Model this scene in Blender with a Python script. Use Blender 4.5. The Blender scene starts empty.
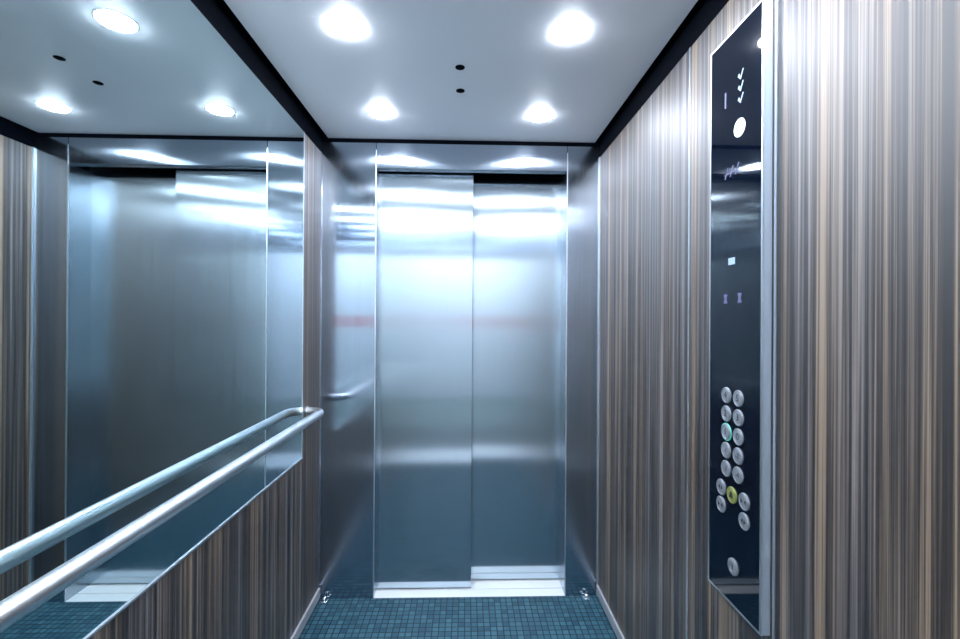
import bpy, bmesh, math, random
from mathutils import Vector, Matrix
random.seed(4)
S = bpy.context.scene
COL = S.collection
# ------------------------------------------------------------------ room dimensions (metres)
XL, XR, D, H = -0.695, 0.645, 2.172, 2.2
Y0 = 0.26                      # where the cabin side walls end at the entrance
DL, DR, DT = -0.437, 0.487, 2.060   # door opening: left, right, top
SPLIT = 0.031
TRIM_Z = 2.13
MIR_A, MIR_Y, MIR_Z = .47, 1.936, 0.742

# ------------------------------------------------------------------ mesh helpers
def origin(o):
    v = Vector((0, 0, 0))
    while o: v = v + o.location; o = o.parent
    return v
class MB:
    def __init__(s): s.bm = bmesh.new()
    def box(s, x0, x1, y0, y1, z0, z1, bevel=0.0):
        m = Matrix.Translation(((x0+x1)/2, (y0+y1)/2, (z0+z1)/2)) @ Matrix.Diagonal((x1-x0, y1-y0, z1-z0, 1))
        r = bmesh.ops.create_cube(s.bm, size=1, matrix=m)
        if bevel > 0:
            es = {e for v in r['verts'] for e in v.link_edges}
            bmesh.ops.bevel(s.bm, geom=list(es), offset=bevel, segments=2, profile=.5, affect='EDGES')
        return s
    def lathe(s, prof, mat=None, seg=40):
        """prof: (radius, height) list, turned about local Z; mat places it"""
        mat = mat or Matrix.Identity(4)
        rings = []
        for r, z in prof:
            if r < 1e-7:
                rings.append([s.bm.verts.new(mat @ Vector((0, 0, z)))])
            else:
                rings.append([s.bm.verts.new(mat @ Vector((r*math.cos(2*math.pi*k/seg), r*math.sin(2*math.pi*k/seg), z))) for k in range(seg)])
        for a, b in zip(rings, rings[1:]):
            for k in range(seg):
                k2 = (k+1) % seg
                if len(a) == 1 and len(b) > 1: s.bm.faces.new((a[0], b[k], b[k2]))
                elif len(b) == 1 and len(a) > 1: s.bm.faces.new((a[k], a[k2], b[0]))
                elif len(a) > 1: s.bm.faces.new((a[k], a[k2], b[k2], b[k]))
        return s
    def tube(s, pts, rad, seg=24, cap=True):
        pts = [Vector(p) for p in pts]
        up = Vector((0, 0, 1)); rings = []
        for i, p in enumerate(pts):
            t = (pts[min(i+1, len(pts)-1)] - pts[max(i-1, 0)]).normalized()
            a = t.cross(up).normalized(); b = a.cross(t).normalized()
            rings.append([s.bm.verts.new(p + rad*(math.cos(2*math.pi*k/seg)*a + math.sin(2*math.pi*k/seg)*b)) for k in range(seg)])
        for r0, r1 in zip(rings, rings[1:]):
            for k in range(seg):
                s.bm.faces.new((r0[k], r0[(k+1) % seg], r1[(k+1) % seg], r1[k]))
        if cap: s.bm.faces.new(rings[0][::-1]); s.bm.faces.new(rings[-1])
        return s
    def prism(s, poly, mat, depth):
        """flat outline (local xy) pushed out by depth along local z"""
        lo = [s.bm.verts.new(mat @ Vector((x, y, 0))) for x, y in poly]
        hi = [s.bm.verts.new(mat @ Vector((x, y, depth))) for x, y in poly]
        s.bm.faces.new(lo[::-1]); s.bm.faces.new(hi)
        n = len(poly)
        for k in range(n): s.bm.faces.new((lo[k], lo[(k+1) % n], hi[(k+1) % n], hi[k]))
        return s
    def build(s, name, mat, parent=None, smooth=False):
        bmesh.ops.recalc_face_normals(s.bm, faces=s.bm.faces[:])
        if parent: bmesh.ops.translate(s.bm, verts=s.bm.verts[:], vec=-origin(parent))
        me = bpy.data.meshes.new(name); s.bm.to_mesh(me); s.bm.free()
        me.materials.append(mat)
        if smooth:
            for p in me.polygons: p.use_smooth = True
            try: me.set_sharp_from_angle(angle=math.radians(35))
            except Exception: pass
        o = bpy.data.objects.new(name, me); COL.objects.link(o)
        if parent:
            o.parent = parent
        return o

def empty(name, loc, label, cat, group=None):
    o = bpy.data.objects.new(name, None); COL.objects.link(o)
    o.empty_display_size = .05; o.location = loc
    return tag(o, label, cat, group)
def tag(o, label, cat, group=None):
    o['label'] = label; o['category'] = cat
    if group: o['group'] = group
    return o
def struct(o, label=None, cat=None):
    o['kind'] = 'structure'
    if label: o['label'] = label
    if cat: o['category'] = cat
    return o

# ------------------------------------------------------------------ materials
def new_mat(name):
    m = bpy.data.materials.new(name); m.use_nodes = True
    nt = m.node_tree; b = nt.nodes['Principled BSDF']
    return m, nt, b
def simple(name, col, rough=.5, metal=0., spec=.5, emit=None, coat=0., coat_r=.05):
    m, nt, b = new_mat(name)
    b.inputs['Base Color'].default_value = (*col, 1)
    b.inputs['Roughness'].default_value = rough
    b.inputs['Metallic'].default_value = metal
    b.inputs['Specular IOR Level'].default_value = spec
    b.inputs['Coat Weight'].default_value = coat; b.inputs['Coat Roughness'].default_value = coat_r
    if emit:
        b.inputs['Emission Color'].default_value = (*emit[0], 1); b.inputs['Emission Strength'].default_value = emit[1]
    return m
def N(nt, t, **kw):
    n = nt.nodes.new(t)
    for k, v in kw.items(): setattr(n, k, v)
    return n

def steel(name, col, rough, aniso=0., tangent=(1, 0, 0), grain=.05):
    """brushed stainless: fine vertical grain"""
    m, nt, b = new_mat(name)
    b.inputs['Metallic'].default_value = 1
    tc = N(nt, 'ShaderNodeTexCoord'); mp = N(nt, 'ShaderNodeMapping')
    mp.inputs['Scale'].default_value = (260, 260, 1.5)
    nz = N(nt, 'ShaderNodeTexNoise'); nz.inputs['Scale'].default_value = 1; nz.inputs['Detail'].default_value = 3
    nt.links.new(tc.outputs['Object'], mp.inputs[0]); nt.links.new(mp.outputs[0], nz.inputs['Vector'])
    mr = N(nt, 'ShaderNodeMapRange'); mr.inputs['From Min'].default_value = .3; mr.inputs['From Max'].default_value = .7
    mr.inputs['To Min'].default_value = rough-grain; mr.inputs['To Max'].default_value = rough+grain
    nt.links.new(nz.outputs['Fac'], mr.inputs['Value']); nt.links.new(mr.outputs[0], b.inputs['Roughness'])
    mx = N(nt, 'ShaderNodeMix', data_type='RGBA')
    mx.inputs['A'].default_value = (*[c*.93 for c in col], 1); mx.inputs['B'].default_value = (*[min(1, c*1.05) for c in col], 1)
    nt.links.new(nz.outputs['Fac'], mx.inputs['Factor']); nt.links.new(mx.outputs['Result'], b.inputs['Base Color'])
    if aniso:
        b.inputs['Anisotropic'].default_value = aniso
        v = N(nt, 'ShaderNodeCombineXYZ')
        for i in range(3): v.inputs[i].default_value = tangent[i]
        nt.links.new(v.outputs[0], b.inputs['Tangent'])
    return m

def zebra_wood(name):
    """striped veneer, grain running up the wall"""
    m, nt, b = new_mat(name)
    tc = N(nt, 'ShaderNodeTexCoord')
    def noise(sy, sz, detail, rough=.6, off=0.):
        mp = N(nt, 'ShaderNodeMapping'); mp.inputs['Scale'].default_value = (sy*.2, sy, sz); mp.inputs['Location'].default_value = (0, off, off)
        nz = N(nt, 'ShaderNodeTexNoise'); nz.inputs['Scale'].default_value = 1
        nz.inputs['Detail'].default_value = detail; nz.inputs['Roughness'].default_value = rough
        nt.links.new(tc.outputs['Object'], mp.inputs[0]); nt.links.new(mp.outputs[0], nz.inputs['Vector'])
        return nz.outputs['Fac']
    def math_(op, a, b_=None, c=None):
        n = N(nt, 'ShaderNodeMath', operation=op)
        for i, v in enumerate((a, b_, c)):
            if v is None: continue
            if isinstance(v, (int, float)): n.inputs[i].default_value = v
            else: nt.links.new(v, n.inputs[i])
        return n.outputs[0]
    broad = noise(28, .25, 2); mid = noise(120, .5, 3, .65, 3.1); fine = noise(420, 1.6, 2, .6, 7.7)
    s = math_('MULTIPLY_ADD', mid, .62, math_('MULTIPLY', broad, .30))
    s = math_('MULTIPLY_ADD', fine, .22, s)
    cr = N(nt, 'ShaderNodeValToRGB'); e = cr.color_ramp.elements
    cols = [(.45, (.003, .0025, .004)), (.515, (.012, .0085, .0085)), (.555, (.042, .0295, .024)), (.60, (.115, .085, .064)), (.67, (.25, .195, .15))]
    e[0].position, e[0].color = cols[0][0], (*cols[0][1], 1); e[1].position, e[1].color = cols[-1][0], (*cols[-1][1], 1)
    for p, c in cols[1:-1]:
        x = e.new(p); x.color = (*c, 1)
    nt.links.new(s, cr.inputs[0])
    # a slow drift of hue between warm and cool strips of veneer
    hue = noise(14, .15, 1, .5, 11.3)
    mx = N(nt, 'ShaderNodeMix', data_type='RGBA', blend_type='MULTIPLY')
    hr = N(nt, 'ShaderNodeValToRGB'); h = hr.color_ramp.elements
    h[0].position, h[0].color = .38, (.80, .88, 1.08, 1); h[1].position, h[1].color = .60, (1.10, 1.0, .86, 1)
    nt.links.new(hue, hr.inputs[0]); mx.inputs['Factor'].default_value = 1
    nt.links.new(cr.outputs[0], mx.inputs['A']); nt.links.new(hr.outputs[0], mx.inputs['B'])
    nt.links.new(mx.outputs['Result'], b.inputs['Base Color'])
    b.inputs['Roughness'].default_value = .6; b.inputs['Specular IOR Level'].default_value = .25
    b.inputs['Coat Weight'].default_value = 1.0; b.inputs['Coat IOR'].default_value = 1.7; b.inputs['Coat Roughness'].default_value = .5
    return m

def floor_mat():
    """small dark blue-green studded tiles"""
    m, nt, b = new_mat('mosaic_floor')
    tc = N(nt, 'ShaderNodeTexCoord'); mp = N(nt, 'ShaderNodeMapping'); mp.inputs['Scale'].default_value = (1/.028,)*3
    nt.links.new(tc.outputs['Object'], mp.inputs[0])
    br = N(nt, 'ShaderNodeTexBrick'); br.offset = 0; br.squash = 1
    br.inputs['Scale'].default_value = 1; br.inputs['Brick Width'].default_value = 1; br.inputs['Row Height'].default_value = 1
    br.inputs['Mortar Size'].default_value = .09; br.inputs['Mortar Smooth'].default_value = .3; br.inputs['Bias'].default_value = 0
    br.inputs['Color1'].default_value = (.018, .075, .110, 1); br.inputs['Color2'].default_value = (.050, .14, .18, 1); br.inputs['Mortar'].default_value = (.004, .014, .026, 1)
    nt.links.new(mp.outputs[0], br.inputs['Vector'])
    nz = N(nt, 'ShaderNodeTexNoise'); nz.inputs['Scale'].default_value = 9; nz.inputs['Detail'].default_value = 5
    nt.links.new(tc.outputs['Object'], nz.inputs['Vector'])
    mr = N(nt, 'ShaderNodeMapRange'); mr.inputs['From Min'].default_value = .35; mr.inputs['From Max'].default_value = .7
    mr.inputs['To Min'].default_value = .42; mr.inputs['To Max'].default_value = .52
    nt.links.new(nz.outputs['Fac'], mr.inputs['Value']); nt.links.new(mr.outputs[0], b.inputs['Roughness'])
    nt.links.new(br.outputs['Color'], b.inputs['Base Color'])
    bp = N(nt, 'ShaderNodeBump'); bp.inputs['Strength'].default_value = .6; bp.inputs['Distance'].default_value = .002; bp.invert = True
    nt.links.new(br.outputs['Fac'], bp.inputs['Height']); nt.links.new(bp.outputs[0], b.inputs['Normal'])
    b.inputs['Specular IOR Level'].default_value = .3
    return m

LAMP = (.81, .88, 1.0)
M = dict(
    door=steel('brushed_door_steel', (.47, .55, .61), .17, 1.0, grain=.02),
    jamb=steel('brushed_jamb_steel', (.40, .46, .54), .12, 1.0, grain=.02),
    rail=steel('satin_rail_steel', (.88, .91, .94), .33, grain=.03),
    edge=simple('bright_edge_steel', (.62, .67, .72), .38, .95),
    housing=simple('panel_housing_steel', (.42, .48, .54), .48, .5),
    reveal=simple('reveal_steel', (.40, .45, .50), .25, 1),
    sill=simple('sill_aluminium', (.95, .96, .97), .38, .25),
    wood=zebra_wood('zebrano_veneer'),
    floor=floor_mat(),
    ceil=simple('ceiling_lacquer', (.90, .91, .95), .45, .1, .5, coat=1, coat_r=.5),
    black=simple('black_shadow_gap', (.0012, .0022, .005), .7, 0, .03),
    base=simple('grey_baseboard', (.48, .49, .52), .4, .3),
    mirror=simple('mirror_silver', (.70, .81, .82), .015, 1),
    glass=simple('black_glass', (.002, .004, .011), .03, 0, .5),
    button=simple('button_metal', (.26, .28, .31), .40, .35),
    button_alarm=simple('alarm_button', (.24, .26, .07), .45, .1),
    glyph=simple('dark_engraving', (.02, .022, .028), .6),
    lens=simple('lit_lens', (.9, .9, .9), .4, 0, .5, (LAMP, 74)),
    ring=simple('white_ring', (.92, .93, .94), .35),
    led_white=simple('lit_indicator', (.8, .8, .8), .4, 0, .5, ((.85, .92, 1), .8)),
    led_pale=simple('lit_arrow', (.22, .30, .38), .4, 0, .5, ((.55, .75, 1), .10)),
    led_violet=simple('violet_marking', (.07, .07, .15), .5, 0, .5, ((.40, .42, .85), .03)),
    led_green=simple('green_glow', (.1, .5, .4), .5, 0, .5, ((.1, .8, .6), .08)),
    chrome=simple('chrome', (.85, .88, .9), .08, 1),
    plaster=simple('pale_plaster', (.62, .66, .70), .7),
    redband=simple('stand_in_red', (.45, .05, .03), .5),  # invented patch, there only to be reflected as red
    tiles=simple('landing_tiles', (.13, .18, .18), .35),
    landing_fill=simple('landing_fill_glow', (.9, .9, .9), .5, 0, .5, ((.92, .94, 1), 23)),  # added fill glow for the landing, not a known fitting
)

# ------------------------------------------------------------------ setting
T = .06
b = MB(); b.box(XL-T, XR+T, Y0-.02, D, -.06, 0)
struct(b.build('floor', M['floor']))
# ceiling panel hung inside a black shadow gap
b = MB(); b.box(XL+.030, XR-.026, Y0+.03, D-.004, H, H+.02, .001)
ceil = struct(b.build('ceiling', M['ceil']))
b = MB(); b.box(XL-T, XR+T, Y0-.02, D+.3, H+.06, H+.10); b.build('ceiling_slab', M['black'], ceil)

# left wall: backing, veneer below and beside the mirror
b = MB(); b.box(XL-T, XL-.014, Y0, D, 0, H+.06)
wl = struct(b.build('wall_left', M['black']))
b = MB(); b.box(XL-.014, XL, Y0, MIR_Y, 0, MIR_Z, .0008); b.build('wood_panel', M['wood'], wl)
b = MB(); b.box(XL-.014, XL, Y0, MIR_A, MIR_Z, TRIM_Z, .0008); b.build('wood_panel', M['wood'], wl)
b = MB(); b.box(XL-.014, XL, MIR_Y, D-.008, 0, TRIM_Z, .0008); b.build('wood_panel', M['wood'], wl)
# right wall: three veneer panels with bright joint strips
J1, J2 = 1.287, .921
b = MB(); b.box(XR+.012, XR+T, Y0, D, 0, H+.06)
wr = struct(b.build('wall_right', M['black']))
for a, c in ((Y0, J2-.003), (J2+.003, J1-.003), (J1+.003, D-.008)):
    b = MB(); b.box(XR, XR+.012, a, c, 0, TRIM_Z, .0008); b.build('wood_panel', M['wood'], wr)
for y in (J1, J2):
    b = MB(); b.box(XR-.0015, XR+.012, y-.003, y+.003, 0.02, TRIM_Z); b.build('joint_strip', M['edge'], wr)
# black shadow gap strips above the walls
for k, (x0, x1) in enumerate(((XL-.012, XL+.001), (XR-.001, XR+.010)), 1):
    b = MB(); b.box(x0, x1, Y0, D-.001, TRIM_Z, H+.06); struct(b.build('trim_%d' % k, M['black']))
for x in (DL, DR):
    b = MB(); b.box(x-.002, x+.002, D-.001, D+.004, 0, H-.05); struct(b.build('trim_8' if x < 0 else 'trim_9', M['edge']))
b = MB(); b.box(XL, XR, D-.003, D-.001, H-.017, H+.06); struct(b.build('trim_3', M['black']))
# corner profiles between veneer and steel
b = MB(); b.box(XL-.012, XL+.001, D-.008, D, 0, TRIM_Z); struct(b.build('trim_4', M['reveal']))
b = MB(); b.box(XR-.006, XR+.012, D-.009, D, 0, TRIM_Z, .001); struct(b.build('trim_5', M['edge']))

# front wall: two steel jambs and a header round the door opening
b = MB(); b.box(XL-T, XR+T, D+.20, D+.24, -.06, H+.06)
wf = struct(b.build('wall_front', M['black']))
b = MB(); b.box(XL-.02, DL-.001, D, D+.045, 0, H+.05, .0015); b.build('jamb_panel', M['jamb'], wf)
b = MB(); b.box(DR+.001, XR+.02, D, D+.045, 0, H+.05, .0015); b.build('jamb_panel', M['jamb'], wf)
b = MB(); b.box(DL+.001, DR-.001, D, D+.045, DT, H+.05, .0015); b.build('header_panel', M['jamb'], wf)
b = MB(); b.box(DL-.02, DL+.0015, D+.004, D+.20, 0, DT); b.build('jamb_reveal', M['reveal'], wf)
b = MB(); b.box(DR-.0015, DR+.02, D+.004, D+.20, 0, DT); b.build('jamb_reveal', M['reveal'], wf)
# door panels: the left one slides in front of the right one
b = MB(); b.box(DL-.01, SPLIT, D+.064, D+.098, .008, DT+.05, .0015)
struct(b.build('door_1', M['door']))
b = MB(); b.box(SPLIT-.04, DR+.01, D+.132, D+.166, .008, DT+.05, .0015)
struct(b.build('door_2', M['door']))
# grooved aluminium door sill
b = MB()
for y0, y1 in ((D, D+.060), (D+.066, D+.128), (D+.134, D+.19)): b.box(DL, DR, y0, y1, -.05, .001, .0006)
struct(b.build('trim_6', M['sill']))
# baseboards
b = MB(); b.box(XL, XL+.010, Y0, D-.010, .014, .060, .002); struct(b.build('baseboard_left', M['base']))
b = MB(); b.box(XR-.010, XR, Y0, D-.012, .014, .060, .002); struct(b.build('baseboard_right', M['base']))

# entrance and landing behind the camera (seen in the steel and the mirror)
LX0, LX1, LY, LZ, FY = -1.75, 1.75, -3.3, 3.2, -.18
b = MB()
b.box(LX0, XL, FY, Y0, -.06, LZ); b.box(XR, LX1, FY, Y0, -.06, LZ); b.box(XL, XR, FY, Y0, 1.985, LZ)
struct(b.build('wall_entrance', M['jamb']))
b = MB(); b.box(XL, XR, FY, Y0-.02, -.06, 0); struct(b.build('trim_7', M['sill']))
b = MB(); b.box(LX0, LX1, LY, FY, -.06, 0); struct(b.build('floor_landing', M['tiles']))
b = MB(); b.box(LX0, LX1, LY-.08, LY, -.06, LZ); wlan = struct(b.build('wall_landing', M['plaster']))
b = MB(); b.box(.2, .75, LY, LY+.004, 1.21, 1.40); b.build('red_stand_in', M['redband'], wlan)  # made-up stand-in for the unknown red thing reflected in the left jamb
b = MB(); b.box(LX0-.08, LX0, LY-.08, Y0, -.06, LZ); struct(b.build('wall_landing_left', M['plaster']))
b = MB(); b.box(LX1, LX1+.08, LY-.08, Y0, -.06, LZ); struct(b.build('wall_landing_right', M['plaster']))
b = MB(); b.box(LX0-.08, LX1+.08, LY-.08, Y0, LZ, LZ+.05); cl = struct(b.build('ceiling_landing', M['plaster']))
b = MB(); b.box(-1.5, 1.5, LY+1.0, LY+1.2, LZ-.012, LZ); b.build('landing_fill_panel', M['landing_fill'], cl)  # unseen glow added to brighten the landing wall in reflections
b = MB(); b.box(LX0, LX1, LY+1.35, LY+1.38, 2.5, LZ); b.build('added_light_shield', M['plaster'], cl)  # unseen board added to keep the landing glow off doors and cabin floor

# ------------------------------------------------------------------ mirror
t = empty('mirror', (XL, 1.1, MIR_Z), 'large frameless mirror filling the left wall above the dark wood', 'mirror')
b = MB(); b.box(XL-.013, XL+.0005, MIR_A, MIR_Y-.002, MIR_Z+.006, TRIM_Z); b.build('glass_sheet', M['mirror'], t)
b = MB(); b.box(XL-.013, XL+.004, MIR_A, MIR_Y-.001, MIR_Z, MIR_Z+.006, .001); b.build('bottom_profile', M['edge'], t)
b = MB(); b.box(XL-.013, XL+.0015, MIR_Y-.002, MIR_Y+.0005, MIR_Z, TRIM_Z); b.build('side_profile', M['edge'], t)

# ------------------------------------------------------------------ handrail
RX, RZ, RR = -.625, .931, .0175
t = empty('handrail', (XL, 1.2, RZ), 'round satin steel handrail bent into the left wall', 'handrail')
pts = []
ya, yb, br = 1.995, .34, .058
pts.append((XL-.004, yb, RZ)); pts.append((RX-br, yb, RZ))
for k in range(1, 13):
    a = math.pi/2*k/12
    pts.append((RX-br+br*math.sin(a), yb+br-br*math.cos(a), RZ))
for k in range(1, 24): pts.append((RX, yb+br+(ya-yb-2*br)*k/24, RZ))
for k in range(0, 13):
    a = math.pi/2*k/12
    pts.append((RX-br+br*math.cos(a), ya-br+br*math.sin(a), RZ))
pts.append((XL-.004, ya, RZ))
b = MB(); b.tube(pts, RR, 28); b.build('rail_tube', M['rail'], t, True)
for y in (ya, yb):
    b = MB(); b.lathe([(0, .0), (.021, .0), (.021, .002), (.0195, .003), (0, .005)], Matrix.Translation((XL, y, RZ)) @ Matrix.Rotation(math.pi/2, 4, 'Y'))
    b.build('wall_flange', M['rail'], t, True)

# ------------------------------------------------------------------ ceiling downlights
def make_downlight(x, y, label):
    t = empty('downlight', (x, y, H), label, 'ceiling light', 'downlights in the cabin ceiling')
    m = Matrix.Translation((x, y, H))
    b = MB(); b.lathe([(.0492, .004), (.0492, -.0012), (.0505, -.0015), (.053, -.001), (.054, .0), (.054, .002)], m, 48); b.build('trim_ring', M['ring'], t, True)
    b = MB(); b.lathe([(.049, .003), (.049, -.0020), (.0465, -.0038), (.039, -.0056), (.028, -.0070), (.014, -.0078), (0, -.0080)], m, 48); b.build('lens', M['lens'], t, True)
    return t
def dup(root, loc, label):
    r = root.copy(); COL.objects.link(r); r.location = loc; r['label'] = label
    for ch in list(root.children):
        c = ch.copy(); COL.objects.link(c); c.parent = r
    return r
dl = make_downlight(-.363, 1.895, 'round lit downlight near the doors, on the mirror side')
for x, y, lab in ((.306, 1.895, 'round lit downlight near the doors, on the control panel side'),
                  (-.363, 1.342, 'large-looking lit downlight farther from the doors, beside the mirror'),
                  (.306, 1.342, 'large-looking lit downlight farther from the doors, on the control panel side'),
                  (-.45, .79, 'lit downlight above the handrail, shown only by reflections, third from the doors'),
                  (.45, .79, 'lit downlight above the control panel, shown only by reflections, third from the doors'),
                  (-.45, .42, 'lit downlight on the mirror side nearest the entrance, shown only by reflections'),
                  (.45, .42, 'lit downlight on the panel side nearest the entrance, shown only by reflections')):
    dup(dl, (x, y, H), lab)

# two small dark ceiling sensors
sp = tag(MB().lathe([(0, -.004), (.010, -.004), (.0165, -.001), (.0165, .002), (0, .002)], Matrix.Translation((0, 0, 0)), 24).build('ceiling_sensor', M['black'], None, True),
         'small black round ceiling sensor nearer the doors', 'sensor', 'sensors in the middle of the ceiling')
sp.location = (-.028, 1.698, H)
s2 = sp.copy(); COL.objects.link(s2); s2.location = (-.027, 1.541, H); s2['label'] = 'small black round ceiling sensor farther from the doors'

# chrome studs in the floor corners by the doors
def stud(x, y, label):
    t = empty('floor_stud', (x, y, 0), label, 'stud', 'chrome studs at the front floor corners')
    m = Matrix.Translation((x, y, 0))
    b = MB(); b.lathe([(0, 0), (.017, 0), (.017, .004), (.012, .006), (0, .006)], m, 28); b.build('washer', M['chrome'], t, True)
    b = MB(); b.lathe([(.010, .006), (.0115, .012), (.009, .019), (.005, .022), (0, .023)], m, 28); b.build('domed_head', M['chrome'], t, True)
stud(-.662, D-.022, 'tiny chrome floor stud in the left corner below the mirror wall')
stud(.585, D-.022, 'tiny chrome floor stud in the right corner beside the doors')

# ------------------------------------------------------------------ control panel on the right wall
PX = XR-.020
t = empty('control_panel', (XR, 1.037, .678), 'tall black glass lift control panel with round buttons on the right wood wall', 'control panel')
PY0, PY1, PZ0, PZ1 = .931, 1.138, .672, 2.020
b = MB(); b.box(PX, XR-.0002, PY0, PY1, PZ0, PZ1, .0012); b.build('housing', M['housing'], t)
fr = MB()
w = .0045
fr.box(PX-.0015, PX+.001, PY0, PY0+w, PZ0, PZ1); fr.box(PX-.0015, PX+.001, PY1-w, PY1, PZ0, PZ1)
fr.box(PX-.0015, PX+.001, PY0+w, PY1-w, PZ0, PZ0+w); fr.box(PX-.0015, PX+.001, PY0+w, PY1-w, PZ1-w, PZ1)
fr.build('rim', M['edge'], t)
b = MB(); b.box(PX-.0008, PX+.001, PY0+w, PY1-w, PZ0+w, PZ1-w); b.build('glass_plate', M['glass'], t)
GX = PX-.0008
def face(y, z, off=0.0):
    """local x runs to the viewer's right along the panel, y up, z out of the panel"""
    return Matrix(((0, 0, -1, GX-off), (-1, 0, 0, y), (0, 1, 0, z), (0, 0, 0, 1)))
def glyph_obj(txt, size, y, z, off, mat, parent, name='numeral', depth=.0003):
    cu = bpy.data.curves.new('t', 'FONT'); cu.body = txt; cu.size = size; cu.extrude = depth
    cu.align_x = 'CENTER'; cu.align_y = 'CENTER'
    o = bpy.data.objects.new('t', cu); COL.objects.link(o)
    dg = bpy.context.evaluated_depsgraph_get(); dg.update()
    me = bpy.data.meshes.new_from_object(o.evaluated_get(dg))
    bpy.data.objects.remove(o); bpy.data.curves.remove(cu)
    me.name = name; me.transform(Matrix.Translation(-origin(parent)) @ face(y, z, off)); me.materials.clear(); me.materials.append(mat)
    g = bpy.data.objects.new(name, me); COL.objects.link(g)
    g.parent = parent
    return g
def button(y, z, r, mat, label=None):
    b = MB()
    b.lathe([(r, 0), (r, .0020), (r*.93, .0032), (r*.84, .0032), (r*.80, .0022), (r*.77, .0022), (r*.74, .0030), (0, .0034)], face(y, z), 36)
    o = b.build('button', mat, t, True)
    if label: o['label'] = label
    return o
R1 = .0190
rows = [('4', '5'), ('2', '3'), ('1', '0'), ('-1', '-2'), ('-3', '-4')]
for k, (l, r) in enumerate(rows):
    z = 1.1585 - .0438*k
    for y, ch in ((1.0590, l), (1.0115, r)):
        bt = button(y, z, R1, M['button'])
        glyph_obj(ch, .022 if len(ch) == 1 else .017, y, z, .0034, M['glyph'], bt)
        if ch == '1':
            g = MB(); g.lathe([(R1*1.10, 0), (R1*1.10, .0012), (R1*1.0, .0012)], face(y, z), 36)
            o = g.build('lit_halo', M['led_green'], bt, True); o['label'] = 'green glowing ring'
def tri(sx): return [(-.0035*sx, .0), (.0035*sx, -.0055), (.0035*sx, .0055)]
def arrows(y, z, kind, parent):
    g = MB(); m = face(y, z, .0034)
    if kind == 'open':
        for s_ in (-1, 1): g.prism([(s_*.0095, 0), (s_*.002, -.006), (s_*.002, .006)], m, .0004)
    elif kind == 'close':
        for s_ in (-1, 1): g.prism([(s_*.002, 0), (s_*.0095, -.006), (s_*.0095, .006)], m, .0004)
    g.build('arrow_symbol', M['glyph'], parent)
for y, z, kind in ((1.0785, .932, 'open'), (1.0785, .890, 'close'), (.9880, .932, 'close'), (.9880, .888, 'open')):
    bt = button(y, z, R1, M['button']); arrows(y, z, kind, bt)
bt = button(1.0345, .929, R1, M['button_alarm'], 'olive yellow alarm button')
g = MB()
bell = [(-.0085, -.006), (.0085, -.006), (.006, -.002), (.0052, .004), (.002, .008), (-.002, .008), (-.0052, .004), (-.006, -.002)]
g.prism(bell, face(1.0345, .929, .0034), .0004); g.build('bell_symbol', M['glyph'], bt)
# key switch at the bottom
b = MB(); b.lathe([(.019, 0), (.019, .003), (.016, .005), (.011, .005), (.011, .0035), (0, .0035)], face(1.0280, .765), 36)
ks = b.build('key_switch', M['button'], t, True)
g = MB(); g.prism([(-.0018, -.007), (.0018, -.007), (.0018, .007), (-.0018, .007)], face(1.0280, .765, .0036), .0003); g.build('key_slot', M['glyph'], ks)
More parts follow.
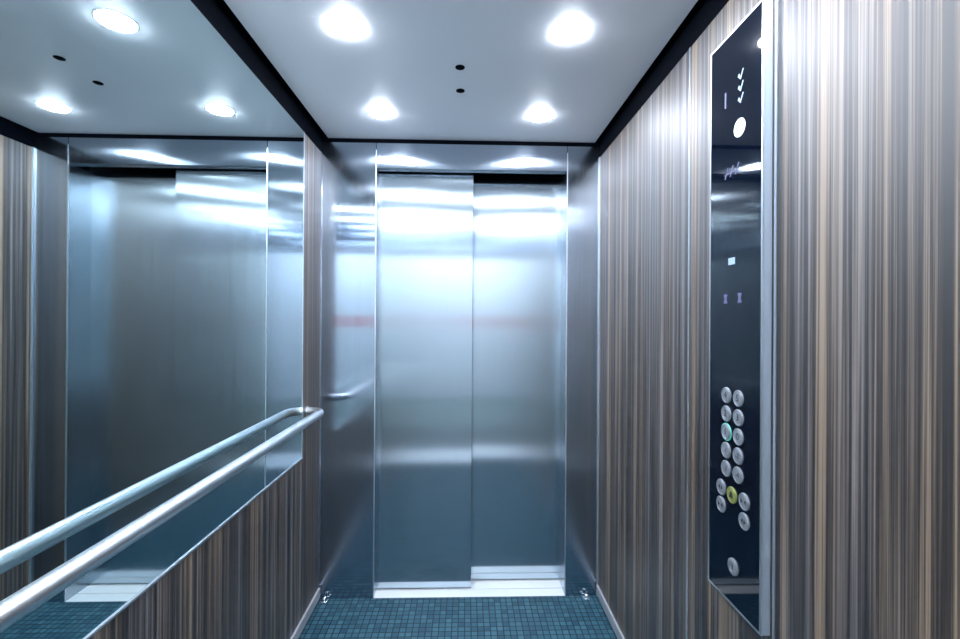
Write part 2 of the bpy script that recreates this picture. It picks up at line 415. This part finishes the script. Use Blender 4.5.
# lit marks of the upper display
for z in (1.8985, 1.8715, 1.8445):
    g = MB(); g.prism([(-.011, .001), (-.006, .007), (-.001, -.003), (.008, .012), (.011, .010), (.0, -.010)], face(1.010, z), .0006)
    g.build('direction_arrow', M['led_pale'], t)
b = MB(); b.lathe([(.0205, 0), (.0205, .0010), (.0190, .0018), (0, .0018)], face(1.0135, 1.780), 40); b.build('indicator_disc', M['led_white'], t, True)
g = MB(); g.prism([(-.0030, -.019), (.0030, -.019), (.0030, .019), (-.0030, .019)], face(1.070, 1.869), .0006); g.build('display_mark', M['led_violet'], t)
g = MB(); m = face(1.036, 1.690)
for dx in (-.030, -.010, .012): g.prism([(dx-.006, -.012), (dx-.002, -.012), (dx+.010, .012), (dx+.006, .012)], m, .0006)
g.prism([(-.036, -.004), (.006, -.004), (.006, -.001), (-.036, -.001)], m, .0007)
g.build('violet_emblem', M['led_violet'], t)
g = MB(); g.prism([(-.013, -.008), (.013, -.008), (.013, .008), (-.013, .008)], face(1.042, 1.477), .0006); g.build('small_light', M['led_pale'], t)
for y in (1.066, 1.010):
    g = MB(); m = face(y, 1.389)
    g.prism([(-.008, -.011), (.008, -.011), (.004, 0), (.008, .011), (-.008, .011), (-.004, 0)], m, .0006); g.build('small_icon', M['led_violet'], t)

# ------------------------------------------------------------------ world, camera, view
W = bpy.data.worlds.new('World'); S.world = W; W.use_nodes = True
W.node_tree.nodes['Background'].inputs[0].default_value = (.5, .6, .7, 1)
W.node_tree.nodes['Background'].inputs[1].default_value = .02
cam = bpy.data.cameras.new('Camera'); co = bpy.data.objects.new('Camera', cam); COL.objects.link(co)
cam.sensor_width = 36; cam.lens = 450/960*36; cam.clip_start = .01
yaw, pitch, roll = math.radians(1.734), math.radians(.104), math.radians(.353)
fw = Vector((math.sin(yaw)*math.cos(pitch), math.cos(yaw)*math.cos(pitch), math.sin(pitch)))
ri = Vector((math.cos(yaw), -math.sin(yaw), 0)); up = ri.cross(fw)
r2 = math.cos(roll)*ri + math.sin(roll)*up; u2 = -math.sin(roll)*ri + math.cos(roll)*up
mw = Matrix((r2, u2, -fw)).transposed().to_4x4(); mw.translation = (0, 0, 1.334)
co.matrix_world = mw; S.camera = co
vs = S.view_settings
vs.view_transform = 'Standard'; vs.look = 'None'; vs.gamma = 1; vs.use_curve_mapping = False; vs.exposure = 2.0
S.cycles.max_bounces = 14; S.cycles.glossy_bounces = 10; S.cycles.diffuse_bounces = 5
S.cycles.use_denoising = True
S.cycles.caustics_reflective = True; S.cycles.blur_glossy = .6; S.cycles.sample_clamp_indirect = 6
